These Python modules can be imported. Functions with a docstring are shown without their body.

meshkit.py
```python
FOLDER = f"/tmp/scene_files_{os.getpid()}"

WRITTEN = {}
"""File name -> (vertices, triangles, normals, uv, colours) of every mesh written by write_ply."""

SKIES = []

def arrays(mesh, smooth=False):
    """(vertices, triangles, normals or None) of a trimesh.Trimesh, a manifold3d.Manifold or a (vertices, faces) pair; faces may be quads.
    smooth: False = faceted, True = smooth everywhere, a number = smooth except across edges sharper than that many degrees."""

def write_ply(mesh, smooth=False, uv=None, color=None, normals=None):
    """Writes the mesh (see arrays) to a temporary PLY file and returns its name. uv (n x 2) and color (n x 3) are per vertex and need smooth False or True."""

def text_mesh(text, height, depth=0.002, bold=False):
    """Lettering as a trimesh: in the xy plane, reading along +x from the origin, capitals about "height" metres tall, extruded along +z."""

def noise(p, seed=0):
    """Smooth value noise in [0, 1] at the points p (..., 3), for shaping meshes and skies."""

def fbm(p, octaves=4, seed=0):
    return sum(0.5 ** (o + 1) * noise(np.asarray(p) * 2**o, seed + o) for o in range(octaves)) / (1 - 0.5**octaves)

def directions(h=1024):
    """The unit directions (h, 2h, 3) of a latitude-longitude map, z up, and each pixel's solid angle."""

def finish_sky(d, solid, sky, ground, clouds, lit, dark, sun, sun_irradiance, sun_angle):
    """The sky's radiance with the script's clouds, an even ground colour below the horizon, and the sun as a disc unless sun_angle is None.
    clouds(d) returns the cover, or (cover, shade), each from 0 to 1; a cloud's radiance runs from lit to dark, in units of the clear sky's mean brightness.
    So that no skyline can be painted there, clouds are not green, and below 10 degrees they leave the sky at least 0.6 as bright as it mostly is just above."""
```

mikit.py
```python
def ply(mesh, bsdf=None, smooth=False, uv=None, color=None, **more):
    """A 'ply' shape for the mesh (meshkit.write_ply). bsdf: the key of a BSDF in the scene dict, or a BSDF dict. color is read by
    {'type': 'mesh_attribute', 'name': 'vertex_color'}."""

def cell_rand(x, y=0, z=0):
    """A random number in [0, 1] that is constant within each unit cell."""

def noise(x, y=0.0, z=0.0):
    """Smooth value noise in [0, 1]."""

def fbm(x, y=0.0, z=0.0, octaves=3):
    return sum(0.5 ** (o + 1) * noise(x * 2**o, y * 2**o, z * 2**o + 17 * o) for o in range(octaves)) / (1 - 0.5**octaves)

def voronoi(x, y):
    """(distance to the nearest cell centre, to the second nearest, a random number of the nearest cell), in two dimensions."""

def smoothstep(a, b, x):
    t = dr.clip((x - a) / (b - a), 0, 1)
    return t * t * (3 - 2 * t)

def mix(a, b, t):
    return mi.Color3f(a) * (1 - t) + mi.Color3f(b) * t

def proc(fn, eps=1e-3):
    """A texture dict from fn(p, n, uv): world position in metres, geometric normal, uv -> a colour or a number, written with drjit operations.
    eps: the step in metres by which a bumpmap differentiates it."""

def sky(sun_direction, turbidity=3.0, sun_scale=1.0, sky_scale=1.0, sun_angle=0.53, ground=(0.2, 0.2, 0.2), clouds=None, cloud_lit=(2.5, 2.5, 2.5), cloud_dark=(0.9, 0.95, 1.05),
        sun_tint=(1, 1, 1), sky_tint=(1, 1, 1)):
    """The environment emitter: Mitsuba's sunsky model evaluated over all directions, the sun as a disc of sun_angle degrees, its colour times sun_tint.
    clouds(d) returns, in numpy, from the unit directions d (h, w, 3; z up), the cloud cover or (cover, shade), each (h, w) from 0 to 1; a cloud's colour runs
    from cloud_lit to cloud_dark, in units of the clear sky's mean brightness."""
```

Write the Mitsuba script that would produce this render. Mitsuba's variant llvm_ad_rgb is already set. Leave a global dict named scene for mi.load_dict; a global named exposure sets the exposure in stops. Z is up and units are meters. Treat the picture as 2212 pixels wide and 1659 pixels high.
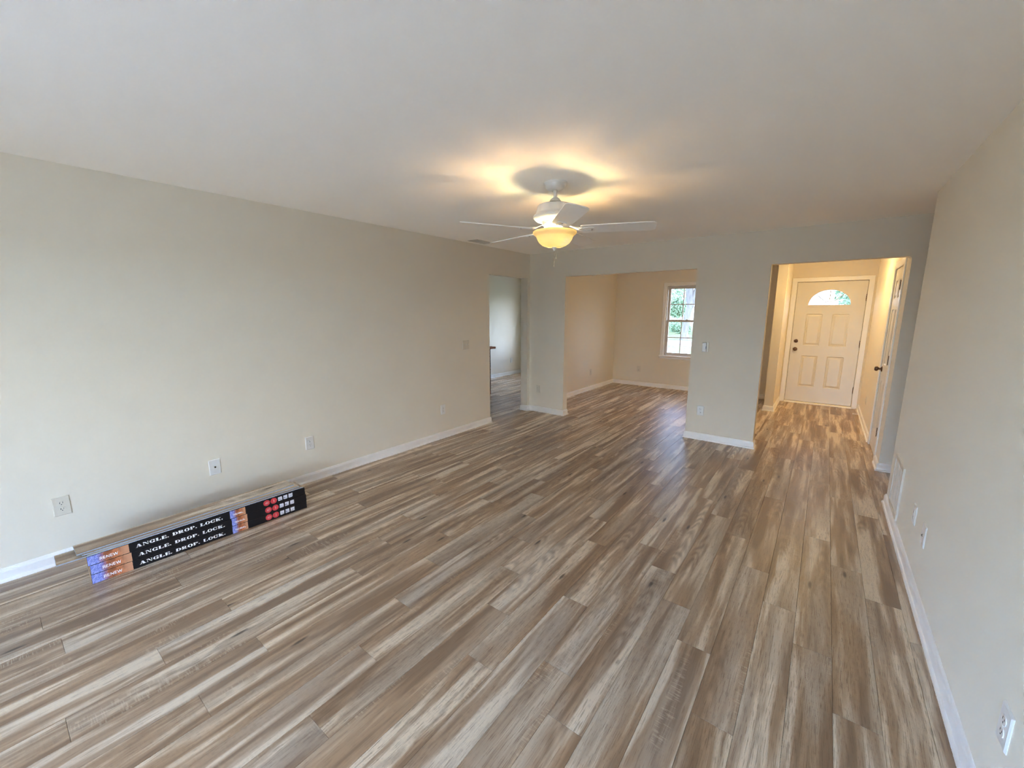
import math, random
import numpy as np, trimesh, drjit as dr, mitsuba as mi, mikit, meshkit
from mikit import noise, fbm, voronoi, cell_rand, smoothstep, mix
from shapely.geometry import Polygon, box as sbox, Point, LineString
from shapely import affinity
from shapely.ops import unary_union

T = mi.ScalarTransform4f
scene, labels = {}, {}
rng = random.Random(7)
nrng = np.random.default_rng(7)

# ------------------------------------------------------------------ camera
CAM = np.array([3.713, 0.0, 1.5718])
YAW, PITCH = 0.6512, 0.1745
FWD = np.array([-math.sin(YAW) * math.cos(PITCH), math.cos(YAW) * math.cos(PITCH), -math.sin(PITCH)])
scene['camera'] = {'type': 'perspective', 'fov': 2 * math.degrees(math.atan(1106 / 880.88)), 'fov_axis': 'x', 'near_clip': 0.02, 'far_clip': 500.0,
                   'to_world': T().look_at(origin=CAM.tolist(), target=(CAM + FWD).tolist(), up=[0, 0, 1])}

# ------------------------------------------------------------------ light and exposure
exposure = 0.04
SKY = 86.0
FAN_BULB = (620.0, 365.0, 150.0)
FAN_BOWL = (0.74, 0.52, 0.17)
HALL_DOME = (66.0, 43.5, 17.0)


def clouds(d):
    n = meshkit.fbm(np.stack([d[..., 0] * 2.2, d[..., 1] * 2.2, d[..., 2] * 5.0], -1), 4, 3)
    return np.clip((n - 0.38) * 4.0, 0, 1) * 0.85, np.clip((n - 0.5) * 2.0, 0, 1)


scene['sky'] = mikit.sky((0.55, 0.10, 0.83), turbidity=3.0, sun_scale=0.0, sky_scale=SKY, ground=(0.16, 0.18, 0.12), clouds=clouds,
                         cloud_lit=(1.5, 1.5, 1.5), cloud_dark=(0.85, 0.9, 1.0), sky_tint=(0.90, 1.0, 1.14))

# ------------------------------------------------------------------ materials
def rgb(*c):
    return {'type': 'rgb', 'value': list(c)}


def srgb(r, g, b):
    return [((c / 255 + 0.055) / 1.055) ** 2.4 if c > 10 else c / 255 / 12.92 for c in (r, g, b)]


def principled(name, color, rough=0.5, spec=0.5, **more):
    scene[name] = {'type': 'twosided', 'bsdf': {'type': 'principled', 'base_color': color if isinstance(color, dict) else rgb(*color), 'roughness': rough, 'specular': spec, **more}}


principled('paint_wall', srgb(232, 224, 207), 0.75, 0.25)
principled('paint_ceiling', srgb(245, 241, 232), 0.9, 0.15)
principled('trim_white', srgb(250, 249, 246), 0.35, 0.45)
principled('door_white', srgb(232, 228, 218), 0.4, 0.45)
principled('plastic_white', srgb(235, 234, 230), 0.3, 0.5)
principled('plastic_ivory', srgb(220, 213, 197), 0.4, 0.4)
principled('slot_dark', srgb(40, 38, 36), 0.6, 0.3)
principled('fan_white', srgb(233, 231, 226), 0.25, 0.5)
principled('blade_white', srgb(246, 243, 236), 0.4, 0.4)
principled('vinyl', srgb(196, 188, 178), 0.4, 0.4)
principled('metal_bronze', srgb(105, 84, 70), 0.3, 0.5, metallic=0.85)
principled('metal_nickel', srgb(150, 140, 126), 0.28, 0.5, metallic=0.9)
principled('chain_metal', srgb(214, 196, 168), 0.3, 0.5, metallic=0.6)
principled('carton_black', srgb(16, 16, 20), 0.35, 0.45)
principled('carton_brown', srgb(150, 120, 90), 0.8, 0.2)
principled('print_white', srgb(244, 244, 246), 0.4, 0.4)
principled('print_red', srgb(196, 62, 66), 0.4, 0.4)
principled('print_pink', srgb(240, 196, 196), 0.4, 0.4)
principled('print_icon', srgb(222, 226, 236), 0.4, 0.4)
principled('print_grey', srgb(120, 126, 145), 0.4, 0.4)
principled('plank_core', srgb(148, 156, 162), 0.5, 0.4)
principled('cherry_wood', srgb(150, 92, 66), 0.4, 0.45)
principled('dark_wood', srgb(74, 46, 34), 0.45, 0.4)
principled('duct_dark', srgb(52, 46, 40), 0.8, 0.2)
principled('metal_white', srgb(222, 216, 204), 0.35, 0.45)
principled('siding_white', srgb(235, 232, 230), 0.7, 0.2)
principled('rail_white', srgb(205, 210, 218), 0.5, 0.3)
principled('house_glass', srgb(90, 112, 140), 0.15, 0.5)
principled('roof_grey', srgb(96, 92, 90), 0.9, 0.1)
principled('concrete', srgb(205, 203, 198), 0.9, 0.1)
principled('asphalt', srgb(112, 112, 114), 0.9, 0.1)
scene['glass'] = {'type': 'thindielectric', 'int_ior': 1.5}
scene['lamp_glass'] = {'type': 'principledthin', 'base_color': rgb(0.92, 0.70, 0.34), 'roughness': 0.35, 'diff_trans': 0.055, 'spec_trans': 0.0, 'eta': 1.5}


def wood_tone(p, n, uv):
    u, v = uv.x, uv.y
    i = dr.floor(u / 4.0)
    r1, r2, r3 = cell_rand(i, 3), cell_rand(i, 5), cell_rand(i, 8)
    wob = fbm(u * 2.3, v * 8.0, i * 0.37, 2) - 0.5
    vv = v + 0.022 * wob
    broad = fbm(u * 1.3, vv * 20.0, i * 0.71, 3)
    mid = fbm(u * 5.0, vv * 75.0, i * 0.53, 3)
    fine = noise(u * 22.0, v * 460.0 + 14.0 * wob, i * 0.9)
    fine2 = noise(u * 75.0, v * 1000.0, i * 0.4)
    # cathedral grain: nested arches along the plank
    c = vv - 0.03 - 0.09 * r1
    arch = u * 7.0 + 620.0 * c * c + 1.4 * noise(u * 5.0, v * 26.0)
    lines = 0.5 + 0.5 * dr.sin(6.2832 * arch)
    arch_on = smoothstep(0.52, 0.70, noise(u * 1.7 + 9.0, v * 5.0, i * 1.3)) * smoothstep(0.040, 0.012, dr.abs(c))
    # knots: a few small dark ovals with stained wood round them, and patches of saw marks
    d1, d2, w = voronoi(u * 1.5, v * 6.5)
    on = dr.select(w > 0.80, 1.0, 0.0)
    knot = smoothstep(0.085, 0.02, d1) * on
    halo = smoothstep(0.42, 0.03, d1) * on
    saw = smoothstep(0.55, 0.85, noise(u * 300.0, v * 34.0)) * smoothstep(0.70, 0.80, noise(u * 3.2 + 4.0, v * 14.0, i * 2.1))
    dark, brown, light, grey = (0.150, 0.088, 0.052), (0.315, 0.208, 0.130), (0.620, 0.505, 0.385), (0.350, 0.282, 0.220)
    t = 0.5 + 1.25 * (broad - 0.5) + 0.34 * (mid - 0.5)
    col = mix(brown, light, smoothstep(0.46, 0.74, t))
    col = mix(col, grey, 0.55 * smoothstep(0.45, 0.75, noise(u * 2.0 + 31.0, v * 12.0, i * 1.9)))
    col = mix(col, dark, 0.62 * smoothstep(0.45, 0.24, t))
    col = mix(col, dark, 0.45 * arch_on * lines)
    col = mix(col, dark, 0.55 * halo * smoothstep(0.3, 0.7, mid))
    col = mix(col, (0.05, 0.033, 0.025), 0.85 * knot)
    col = mix(col, light, 0.28 * saw)
    col = mix(col, dark, 0.46 * smoothstep(0.46, 0.12, fine) + 0.30 * smoothstep(0.42, 0.1, fine2))
    tone = 0.96 + 0.14 * r2
    return col * mi.Color3f(tone * (1.0 + 0.05 * (r3 - 0.5)), tone, tone * (0.94 - 0.07 * (r3 - 0.5)))


scene['wood_floor'] = {'type': 'twosided', 'bsdf': {'type': 'principled', 'base_color': mikit.proc(wood_tone), 'roughness': 0.38, 'specular': 0.42}}


def picture_print(p, n, uv):
    s, z = uv.x, uv.y
    grain = fbm(s * 55.0, z * 130.0, 0.0, 3)
    blue = mix((0.17, 0.21, 0.55), (0.34, 0.38, 0.72), smoothstep(0.35, 0.7, fbm(s * 38.0, z * 170.0, 2.0, 3)))
    rust = mix((0.26, 0.08, 0.035), (0.50, 0.17, 0.07), smoothstep(0.25, 0.75, fbm(s * 14.0, z * 60.0, 0.0, 3)))
    rust = mix(rust, (0.55, 0.27, 0.15), smoothstep(0.65, 0.95, s))
    return mix(blue, rust, smoothstep(0.20, 0.42, s + 0.10 * (grain - 0.5)))


scene['print_picture'] = {'type': 'twosided', 'bsdf': {'type': 'principled', 'base_color': mikit.proc(picture_print), 'roughness': 0.4, 'specular': 0.4}}


def grass_tone(p, n, uv):
    k = fbm(p.x * 1.3, p.y * 1.3, 0.0, 3)
    return mix((0.13, 0.16, 0.08), (0.22, 0.25, 0.14), k) * (0.7 + 0.6 * noise(p.x * 17.0, p.y * 17.0))


def leaf_tone(p, n, uv):
    return mix((0.17, 0.25, 0.16), (0.38, 0.48, 0.31), noise(p.x * 5.0, p.y * 5.0, p.z * 5.0))


def bark_tone(p, n, uv):
    return mix((0.12, 0.10, 0.09), (0.30, 0.27, 0.25), fbm(p.x * 9.0, p.y * 9.0, p.z * 2.0, 3))


for nm, f_ in (('grass', grass_tone), ('leaf', leaf_tone), ('bark', bark_tone)):
    scene[nm] = {'type': 'twosided', 'bsdf': {'type': 'diffuse', 'reflectance': mikit.proc(f_)}}

# ------------------------------------------------------------------ helpers
def uniq(name):
    if name not in used:
        used.add(name)
        return name
    i = 1
    while f'{name}_{i:03d}' in used:
        i += 1
    used.add(f'{name}_{i:03d}')
    return f'{name}_{i:03d}'


used = set()


def put(name, mesh, mat, parent=None, smooth=False, label=None, kind=None, uv=None, **more):
    """One entry of the scene; a child when a parent is given. Returns its key."""
    if isinstance(mesh, (list, tuple)) and not isinstance(mesh[0], np.ndarray):
        mesh = trimesh.util.concatenate(list(mesh))
    key = uniq((parent + '__' if parent else '') + name)
    scene[key] = mikit.ply(mesh, mat, smooth=smooth, uv=uv, **more)
    if label or kind:
        labels[key] = {}
        if label:
            labels[key]['label'] = label
        if kind:
            labels[key]['kind'] = kind
    return key


def thing(name, label, category, group=None, kind=None):
    key = uniq(name)
    labels[key] = {'label': label, 'category': category}
    if group:
        labels[key]['group'] = group
    if kind:
        labels[key]['kind'] = kind
    return key


def tag(key, label, category, group=None, kind=None):
    labels[key] = {'label': label, 'category': category, **({'group': group} if group else {}), **({'kind': kind} if kind else {})}
    return key


def bx(x0, y0, z0, x1, y1, z1):
    m = trimesh.creation.box((x1 - x0, y1 - y0, z1 - z0))
    m.apply_translation(((x0 + x1) / 2, (y0 + y1) / 2, (z0 + z1) / 2))
    return m


def hull(pts):
    return trimesh.convex.convex_hull(np.asarray(pts, float))


def cbx(x0, y0, z0, x1, y1, z1, c=0.002):
    """A box with chamfered edges."""
    P = []
    for sx in (0, 1):
        for sy in (0, 1):
            for sz in (0, 1):
                q = [(x0, x1)[sx], (y0, y1)[sy], (z0, z1)[sz]]
                s = [1 - 2 * sx, 1 - 2 * sy, 1 - 2 * sz]
                for k in range(3):
                    r = [q[j] + (s[j] * c if j != k else 0) for j in range(3)]
                    P.append(r)
    return hull(P)


def lathe(profile, n=48, at=(0, 0, 0)):
    m = trimesh.creation.revolve(np.asarray(profile, float), sections=n)
    m.apply_translation(at)
    return m


def tube(pts, r, n=10):
    pts = [np.asarray(p, float) for p in pts]
    out = []
    for a, b in zip(pts[:-1], pts[1:]):
        out.append(trimesh.creation.cylinder(r, segment=(a, b), sections=n))
    return trimesh.util.concatenate(out)


def ext(poly, depth):
    gs = [g for g in getattr(poly, 'geoms', [poly]) if g.area > 1e-12]
    return trimesh.util.concatenate([trimesh.creation.extrude_polygon(g, depth, engine='earcut') for g in gs])


def to_x(mesh, x0):
    """(a, b, c) drawn as (y, z) outline extruded along +x from x0."""
    v = mesh.vertices
    return trimesh.Trimesh(np.stack([v[:, 2] + x0, v[:, 0], v[:, 1]], 1), mesh.faces, process=False)


def to_y(mesh, y1):
    """(x, z) outline extruded along -y from y1."""
    v = mesh.vertices
    return trimesh.Trimesh(np.stack([v[:, 0], y1 - v[:, 2], v[:, 1]], 1), mesh.faces, process=False)


def frame_map(mesh, o, ex, ey, ez):
    v = mesh.vertices
    return trimesh.Trimesh(np.asarray(o) + v[:, :1] * np.asarray(ex) + v[:, 1:2] * np.asarray(ey) + v[:, 2:3] * np.asarray(ez), mesh.faces, process=False)


# ------------------------------------------------------------------ plan of the house
H = 2.44
W, D, BT = 4.264, 5.333, 5.4544          # right wall, back wall, its far face
WT = 0.1214
Y1, Y2 = 4.355, 5.2675                   # kitchen doorway in the left wall
HD = 2.083                               # heads of the openings
XA, XB, XC, XD = 0.6285, 2.4242, 3.177, 4.28
YF = 8.63                                # inside of the front wall
YE = 4.423                               # end of the right wall
REAR = -1.60
KX = -2.585                              # far wall of the kitchen
OUT = 6.0
SX0, SX1, SY = 3.047, 3.172, 7.62        # stub wall between dining room and hall


def structure(name, mesh, mat, label, category, smooth=False, uv=None):
    k = put(name, mesh, mat, smooth=smooth, uv=uv)
    return tag(k, label, category, kind='structure')


# walls -------------------------------------------------------------
left = sbox(REAR, 0, YF, H).difference(sbox(Y1, -1, Y2, HD))
structure('wall_left', to_x(ext(left, WT), -WT), 'paint_wall', 'long cream wall on the left with a doorway to the kitchen near its far end', 'wall')
open2 = unary_union([sbox(XC, -1, XD, HD - 0.03), sbox(XC, 0, XD - 0.03, HD), Point(XD - 0.03, HD - 0.03).buffer(0.03, 12)])
back = sbox(0, 0, OUT, H).difference(sbox(XA, -1, XB, HD)).difference(open2)
structure('wall_back', to_y(ext(back, WT), BT), 'paint_wall', 'cream far wall of the room with wide openings to dining room and hall', 'wall')
structure('wall_right', bx(W, REAR, 0, W + 0.12, YE, H), 'paint_wall', 'pale wall along the right edge, ending short of the far wall', 'wall')
rear = sbox(-2.7, 0, OUT, H).difference(sbox(1.20, 0.03, 4.10, 2.12))
structure('wall_rear', to_y(ext(rear, 0.14), REAR), 'paint_wall', 'wall behind the viewer with a wide sliding glass door', 'wall')
WX0, WX1, WZ0, WZ1 = 1.090, 1.704, 0.690, 2.088     # dining window rough opening
DX0, DX1, DZ1 = 3.250, 4.190, 2.076                 # front door opening
front = sbox(-2.7, 0, OUT + 0.12, H).difference(sbox(WX0, WZ0, WX1, WZ1)).difference(sbox(DX0, -1, DX1, DZ1)).difference(sbox(-2.05, 0.75, -0.65, 2.08))
structure('wall_front', to_y(ext(front, 0.15), YF + 0.15), 'paint_wall', 'outer wall at the house front holding the dining window and front door', 'wall')
structure('wall_hall_stub', bx(SX0, SY, 0, SX1, YF, H), 'paint_wall', 'short stub wall between the dining room and the front door', 'wall')
CY0, CY1, CZ1 = 5.705, 6.375, 2.045                 # closet door opening
hallr = sbox(BT, 0, YF, H).difference(sbox(CY0, -1, CY1, CZ1))
structure('wall_hall_right', to_x(ext(hallr, 0.12), XD), 'paint_wall', 'hall wall on the right, with the white panelled closet door', 'wall')
structure('wall_kitchen', bx(KX - 0.12, 2.0, 0, KX, YF, H), 'paint_wall', 'pale kitchen wall seen through the doorway on the left', 'wall')
structure('wall_kitchen_rear', bx(KX - 0.12, 2.0, 0, -WT, 2.12, H), 'paint_wall', 'kitchen wall hidden behind the long left wall', 'wall')
structure('wall_alcove', trimesh.util.concatenate([bx(W + 0.12, YE - 0.12, 0, OUT, YE, H), bx(OUT, REAR - 0.14, 0, OUT + 0.12, YF, H)]), 'paint_wall',
          'dim side passage walls behind the end of the right wall', 'wall')
structure('ceiling', bx(-2.7, REAR - 0.14, H, OUT + 0.12, YF + 0.15, H + 0.12), 'paint_ceiling', 'flat white ceiling over the whole room', 'ceiling')

# floor -------------------------------------------------------------
fl = structure('floor', bx(-2.7, REAR - 0.14, -0.16, OUT + 0.12, YF + 0.15, -0.0068), 'duct_dark', 'plank floor of mottled grey brown wood running away from the viewer', 'floor')
PW, PL, X0 = 0.150, 1.216, 4.197
joints = {0: 2.81, 1: 1.867, 2: 2.19, 3: 2.44, 4: 1.525, 5: 1.877, 6: 2.125, 7: 1.175, 8: 1.378, 9: 1.811, 10: 1.192, 11: 1.502, 12: 0.597, 13: 0.912, 14: 1.222,
          15: 0.360, 16: 0.635, 17: 0.010, 18: 0.321, 19: 0.633, 20: 1.041, 21: 0.054, 22: 1.75, 23: 1.222, 24: 0.655}
R_, U_ = np.array([math.cos(YAW), math.sin(YAW), 0]), None
U_ = np.cross(R_, FWD)


def project(p):
    d = np.asarray(p, float) - CAM
    z = d @ FWD
    if z < 0.05:
        return None
    return 1106 + 880.88 * (d @ R_) / z, 829.5 - 880.88 * (d @ U_) / z, z


def plank_mesh(x0, x1, y0, y1, idx, z1=0.0, th=0.0066, g=0.0004, b=0.0010):
    x0, x1, y0, y1 = x0 + g, x1 - g, y0 + g, y1 - g
    zb, zm = z1 - th, z1 - 0.0009
    v, f, uv = [], [], []

    def quad(a, bb, c, d):
        k = len(v)
        v.extend([a, bb, c, d])
        f.extend([[k, k + 1, k + 2], [k, k + 2, k + 3]])
    o = [(x0, y0), (x1, y0), (x1, y1), (x0, y1)]
    i = [(x0 + b, y0 + b), (x1 - b, y0 + b), (x1 - b, y1 - b), (x0 + b, y1 - b)]
    quad(*[(*p, z1) for p in i])
    for k in range(4):
        a, c = o[k], o[(k + 1) % 4]
        ai, ci = i[k], i[(k + 1) % 4]
        quad((*a, zm), (*c, zm), (*ci, z1), (*ai, z1))
        quad((*a, zb), (*c, zb), (*c, zm), (*a, zm))
    quad(*[(*p, zb) for p in reversed(o)])
    v = np.array(v)
    uv = np.stack([4.0 * idx + 0.1 + (v[:, 1] - y0), v[:, 0] - x0], 1)
    return trimesh.Trimesh(v, np.array(f), process=False), uv


planks = []
for k in range(-12, 46):
    xb, xa = X0 - PW * k, X0 - PW * (k + 1)
    if k == -1:
        xb = 4.347
    if xb <= -2.68 or xa >= OUT + 0.1:
        continue
    xa, xb = max(xa, -2.69), min(xb, OUT + 0.1)
    j = joints.get(k, rng.uniform(0, PL))
    j = j % PL - 2 * PL
    while j < YF + 0.02:
        y0, y1 = max(j, REAR), min(j + PL, YF + 0.02)
        j += PL
        if y1 - y0 < 0.03:
            continue
        area, seen = 0.0, False
        for fx in (0.1, 0.5, 0.9):
            for fy in (0.05, 0.3, 0.6, 0.95):
                q = project((xa + fx * (xb - xa), y0 + fy * (y1 - y0), 0))
                if q and 0 <= q[0] <= 2212 and 0 <= q[1] <= 1659:
                    seen = True
                    area = max(area, (xb - xa) * (y1 - y0) / q[2] ** 3)
        cx, cy = (xa + xb) / 2, (y0 + y1) / 2
        inside = (0 <= xb and xa <= 4.28) or (xb < 0 and y1 > 5.2 and xb > KX) or (xa < 4.6 and y1 > YE and y0 < D)
        planks.append((area if seen and inside else 0.0, xa, xb, y0, y1))
planks.sort(key=lambda t: -t[0])
rest_m, rest_uv = [], []
for i, (area, xa, xb, y0, y1) in enumerate(planks):
    m, uv = plank_mesh(xa, xb, y0, y1, i)
    if i < 298 and area > 0:
        put('plank', m, 'wood_floor', fl, uv=uv)
    else:
        rest_m.append(m)
        rest_uv.append(uv)
put('plank_remainder', trimesh.util.concatenate(rest_m), 'wood_floor', fl, uv=np.vstack(rest_uv), kind='stuff')

# baseboards: two mouldings swept along the foot of the walls --------
BASE = [(0, 0), (0.013, 0), (0.013, 0.062), (0.011, 0.068), (0.0085, 0.071), (0.0075, 0.076), (0.004, 0.081), (0, 0.083)]
SHOE = [(0.012, 0), (0.024, 0), (0.0235, 0.006), (0.0205, 0.0125), (0.0165, 0.0165), (0.012, 0.018)]


def sweep(path, prof, closed=False):
    """Profile (offset to the right of the path, height) swept along a horizontal path with mitred corners."""
    P = [np.array(p, float) for p in path]
    n = len(P)
    rows = []
    for i in range(n):
        prev = P[i - 1] if (i > 0 or closed) else None
        nxt = P[(i + 1) % n] if (i < n - 1 or closed) else None
        ns = []
        for a, b in ((prev, P[i]), (P[i], nxt)):
            if a is not None and b is not None:
                d = (b - a) / np.linalg.norm(b - a)
                ns.append(np.array([d[1], -d[0]]))
        m = ns[0] if len(ns) == 1 else (ns[0] + ns[1]) / (1 + ns[0] @ ns[1])
        rows.append([[*(P[i] + m * o), z] for o, z in prof])
    v = np.array(rows).reshape(-1, 3)
    k = len(prof)
    f = []
    for i in range(n if closed else n - 1):
        i2 = (i + 1) % n
        for q in range(k):
            q2 = (q + 1) % k
            a, b, c, d = i * k + q, i2 * k + q, i2 * k + q2, i * k + q2
            f += [[a, c, b], [a, d, c]]
    if not closed:
        for q in range(1, k - 1):
            f += [[0, q, q + 1], [(n - 1) * k, (n - 1) * k + q + 1, (n - 1) * k + q]]
    return trimesh.Trimesh(v, np.array(f), process=False)


def baseboard(name, path, label, closed=False):
    k = put(name, sweep(path, BASE, closed), 'trim_white')
    tag(k, label, 'baseboard', kind='structure')
    put('shoe_molding', sweep(path, SHOE, closed), 'trim_white', k)
    return k


baseboard('baseboard_left', [(0, REAR), (0, Y1), (-WT, Y1)], 'white baseboard along the long left wall behind the flooring cartons')
baseboard('baseboard_corner', [(-WT, Y2), (0, Y2), (0, D), (XA, D), (XA, BT), (0, BT), (0, YF), (SX0, YF), (SX0, SY), (SX1, SY), (SX1, YF)],
          'white baseboard round the narrow wall left of the dining opening and round the dining room')
baseboard('baseboard_pillar', [(XB, BT), (XB, D), (XC, D), (XC, BT)], 'white baseboard round the wall pier between the two openings', closed=True)
baseboard('baseboard_hall', [(XD, YF), (XD, 6.452)], 'white baseboard in the hall between front door and closet door')
baseboard('baseboard_back', [(XD, 5.628), (XD, D), (OUT, D)], 'white baseboard on the dim wall right of the hall opening')
baseboard('baseboard_right', [(OUT, YE), (W, YE), (W, REAR)], 'white baseboard along the right wall under the air grille')
baseboard('baseboard_kitchen', [(KX, 2.12), (KX, YF), (-WT, YF), (-WT, Y2)], 'white baseboard at the foot of the kitchen wall')

# ------------------------------------------------------------------ dining window
def rect_ring(x0, z0, x1, z1, w, y0, y1):
    return to_y(ext(sbox(x0, z0, x1, z1).difference(sbox(x0 + w, z0 + w, x1 - w, z1 - w)), y1 - y0), y1)


def window_unit(x0, x1, z0, z1, label, detailed=True):
    t = thing('window_1', label, 'window', kind='structure')
    # casing, stool and apron
    cw = 0.068
    for a, b in ((x0 - cw, x0), (x1, x1 + cw)):
        put('casing', cbx(a, YF - 0.018, z0, b, YF, z1 + cw, 0.004), 'trim_white', t)
    put('casing', cbx(x0 - cw, YF - 0.0195, z1 + 0.0, x1 + cw, YF, z1 + cw, 0.004), 'trim_white', t)
    put('stool', cbx(x0 - cw - 0.015, YF - 0.045, z0 - 0.030, x1 + cw + 0.015, YF + 0.03, z0, 0.005), 'trim_white', t)
    put('apron', cbx(x0 - cw, YF - 0.016, z0 - 0.068, x1 + cw, YF, z0 - 0.030, 0.004), 'trim_white', t)
    fr = put('jamb_frame', rect_ring(x0, z0, x1, z1, 0.016, YF + 0.001, YF + 0.13), 'vinyl', t)
    xm, zm = (x0 + x1) / 2, 1.397
    # lower sash in front, upper sash behind
    for nm, a0, a1, yy in (('lower_sash', z0 + 0.016, 1.416, YF + 0.030), ('upper_sash', 1.377, z1 - 0.016, YF + 0.068)):
        s = put(nm, rect_ring(x0 + 0.017, a0, x1 - 0.017, a1, 0.040, yy, yy + 0.034), 'vinyl', t)
        gx0, gx1, gz0, gz1 = x0 + 0.057, x1 - 0.057, a0 + 0.040, a1 - 0.040
        gm = (gz0 + gz1) / 2
        for cx0, cx1 in ((gx0, xm), (xm, gx1)):
            for cz0, cz1 in ((gz0, gm), (gm, gz1)):
                v = np.array([[cx0, yy + 0.018, cz0], [cx1, yy + 0.018, cz0], [cx1, yy + 0.018, cz1], [cx0, yy + 0.018, cz1]])
                put('pane', trimesh.Trimesh(v, [[0, 1, 2], [0, 2, 3]], process=False), 'glass', s)
        put('muntin', cbx(xm - 0.008, yy + 0.010, gz0, xm + 0.008, yy + 0.026, gz1, 0.003), 'vinyl', s)
        put('muntin', cbx(gx0, yy + 0.011, gm - 0.008, gx1, yy + 0.025, gm + 0.008, 0.003), 'vinyl', s)
    put('sash_lock', lathe([(0, 0), (0.022, 0), (0.02, 0.012), (0.008, 0.016), (0, 0.016)], 16, (xm + 0.10, YF + 0.050, 1.416)), 'vinyl', t)
    return t


window_unit(WX0, WX1, WZ0, WZ1, 'white double hung window with eight panes in the dining room, cut by the pier')


def plain_window(name, x0, x1, z0, z1, y0, label):
    t = thing(name, label, 'window', kind='structure')
    put('frame', rect_ring(x0, z0, x1, z1, 0.05, y0, y0 + 0.08), 'vinyl', t)
    v = np.array([[x0 + 0.05, y0 + 0.04, z0 + 0.05], [x1 - 0.05, y0 + 0.04, z0 + 0.05], [x1 - 0.05, y0 + 0.04, z1 - 0.05], [x0 + 0.05, y0 + 0.04, z1 - 0.05]])
    put('pane', trimesh.Trimesh(v, [[0, 1, 2], [0, 2, 3]], process=False), 'glass', t)


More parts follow.
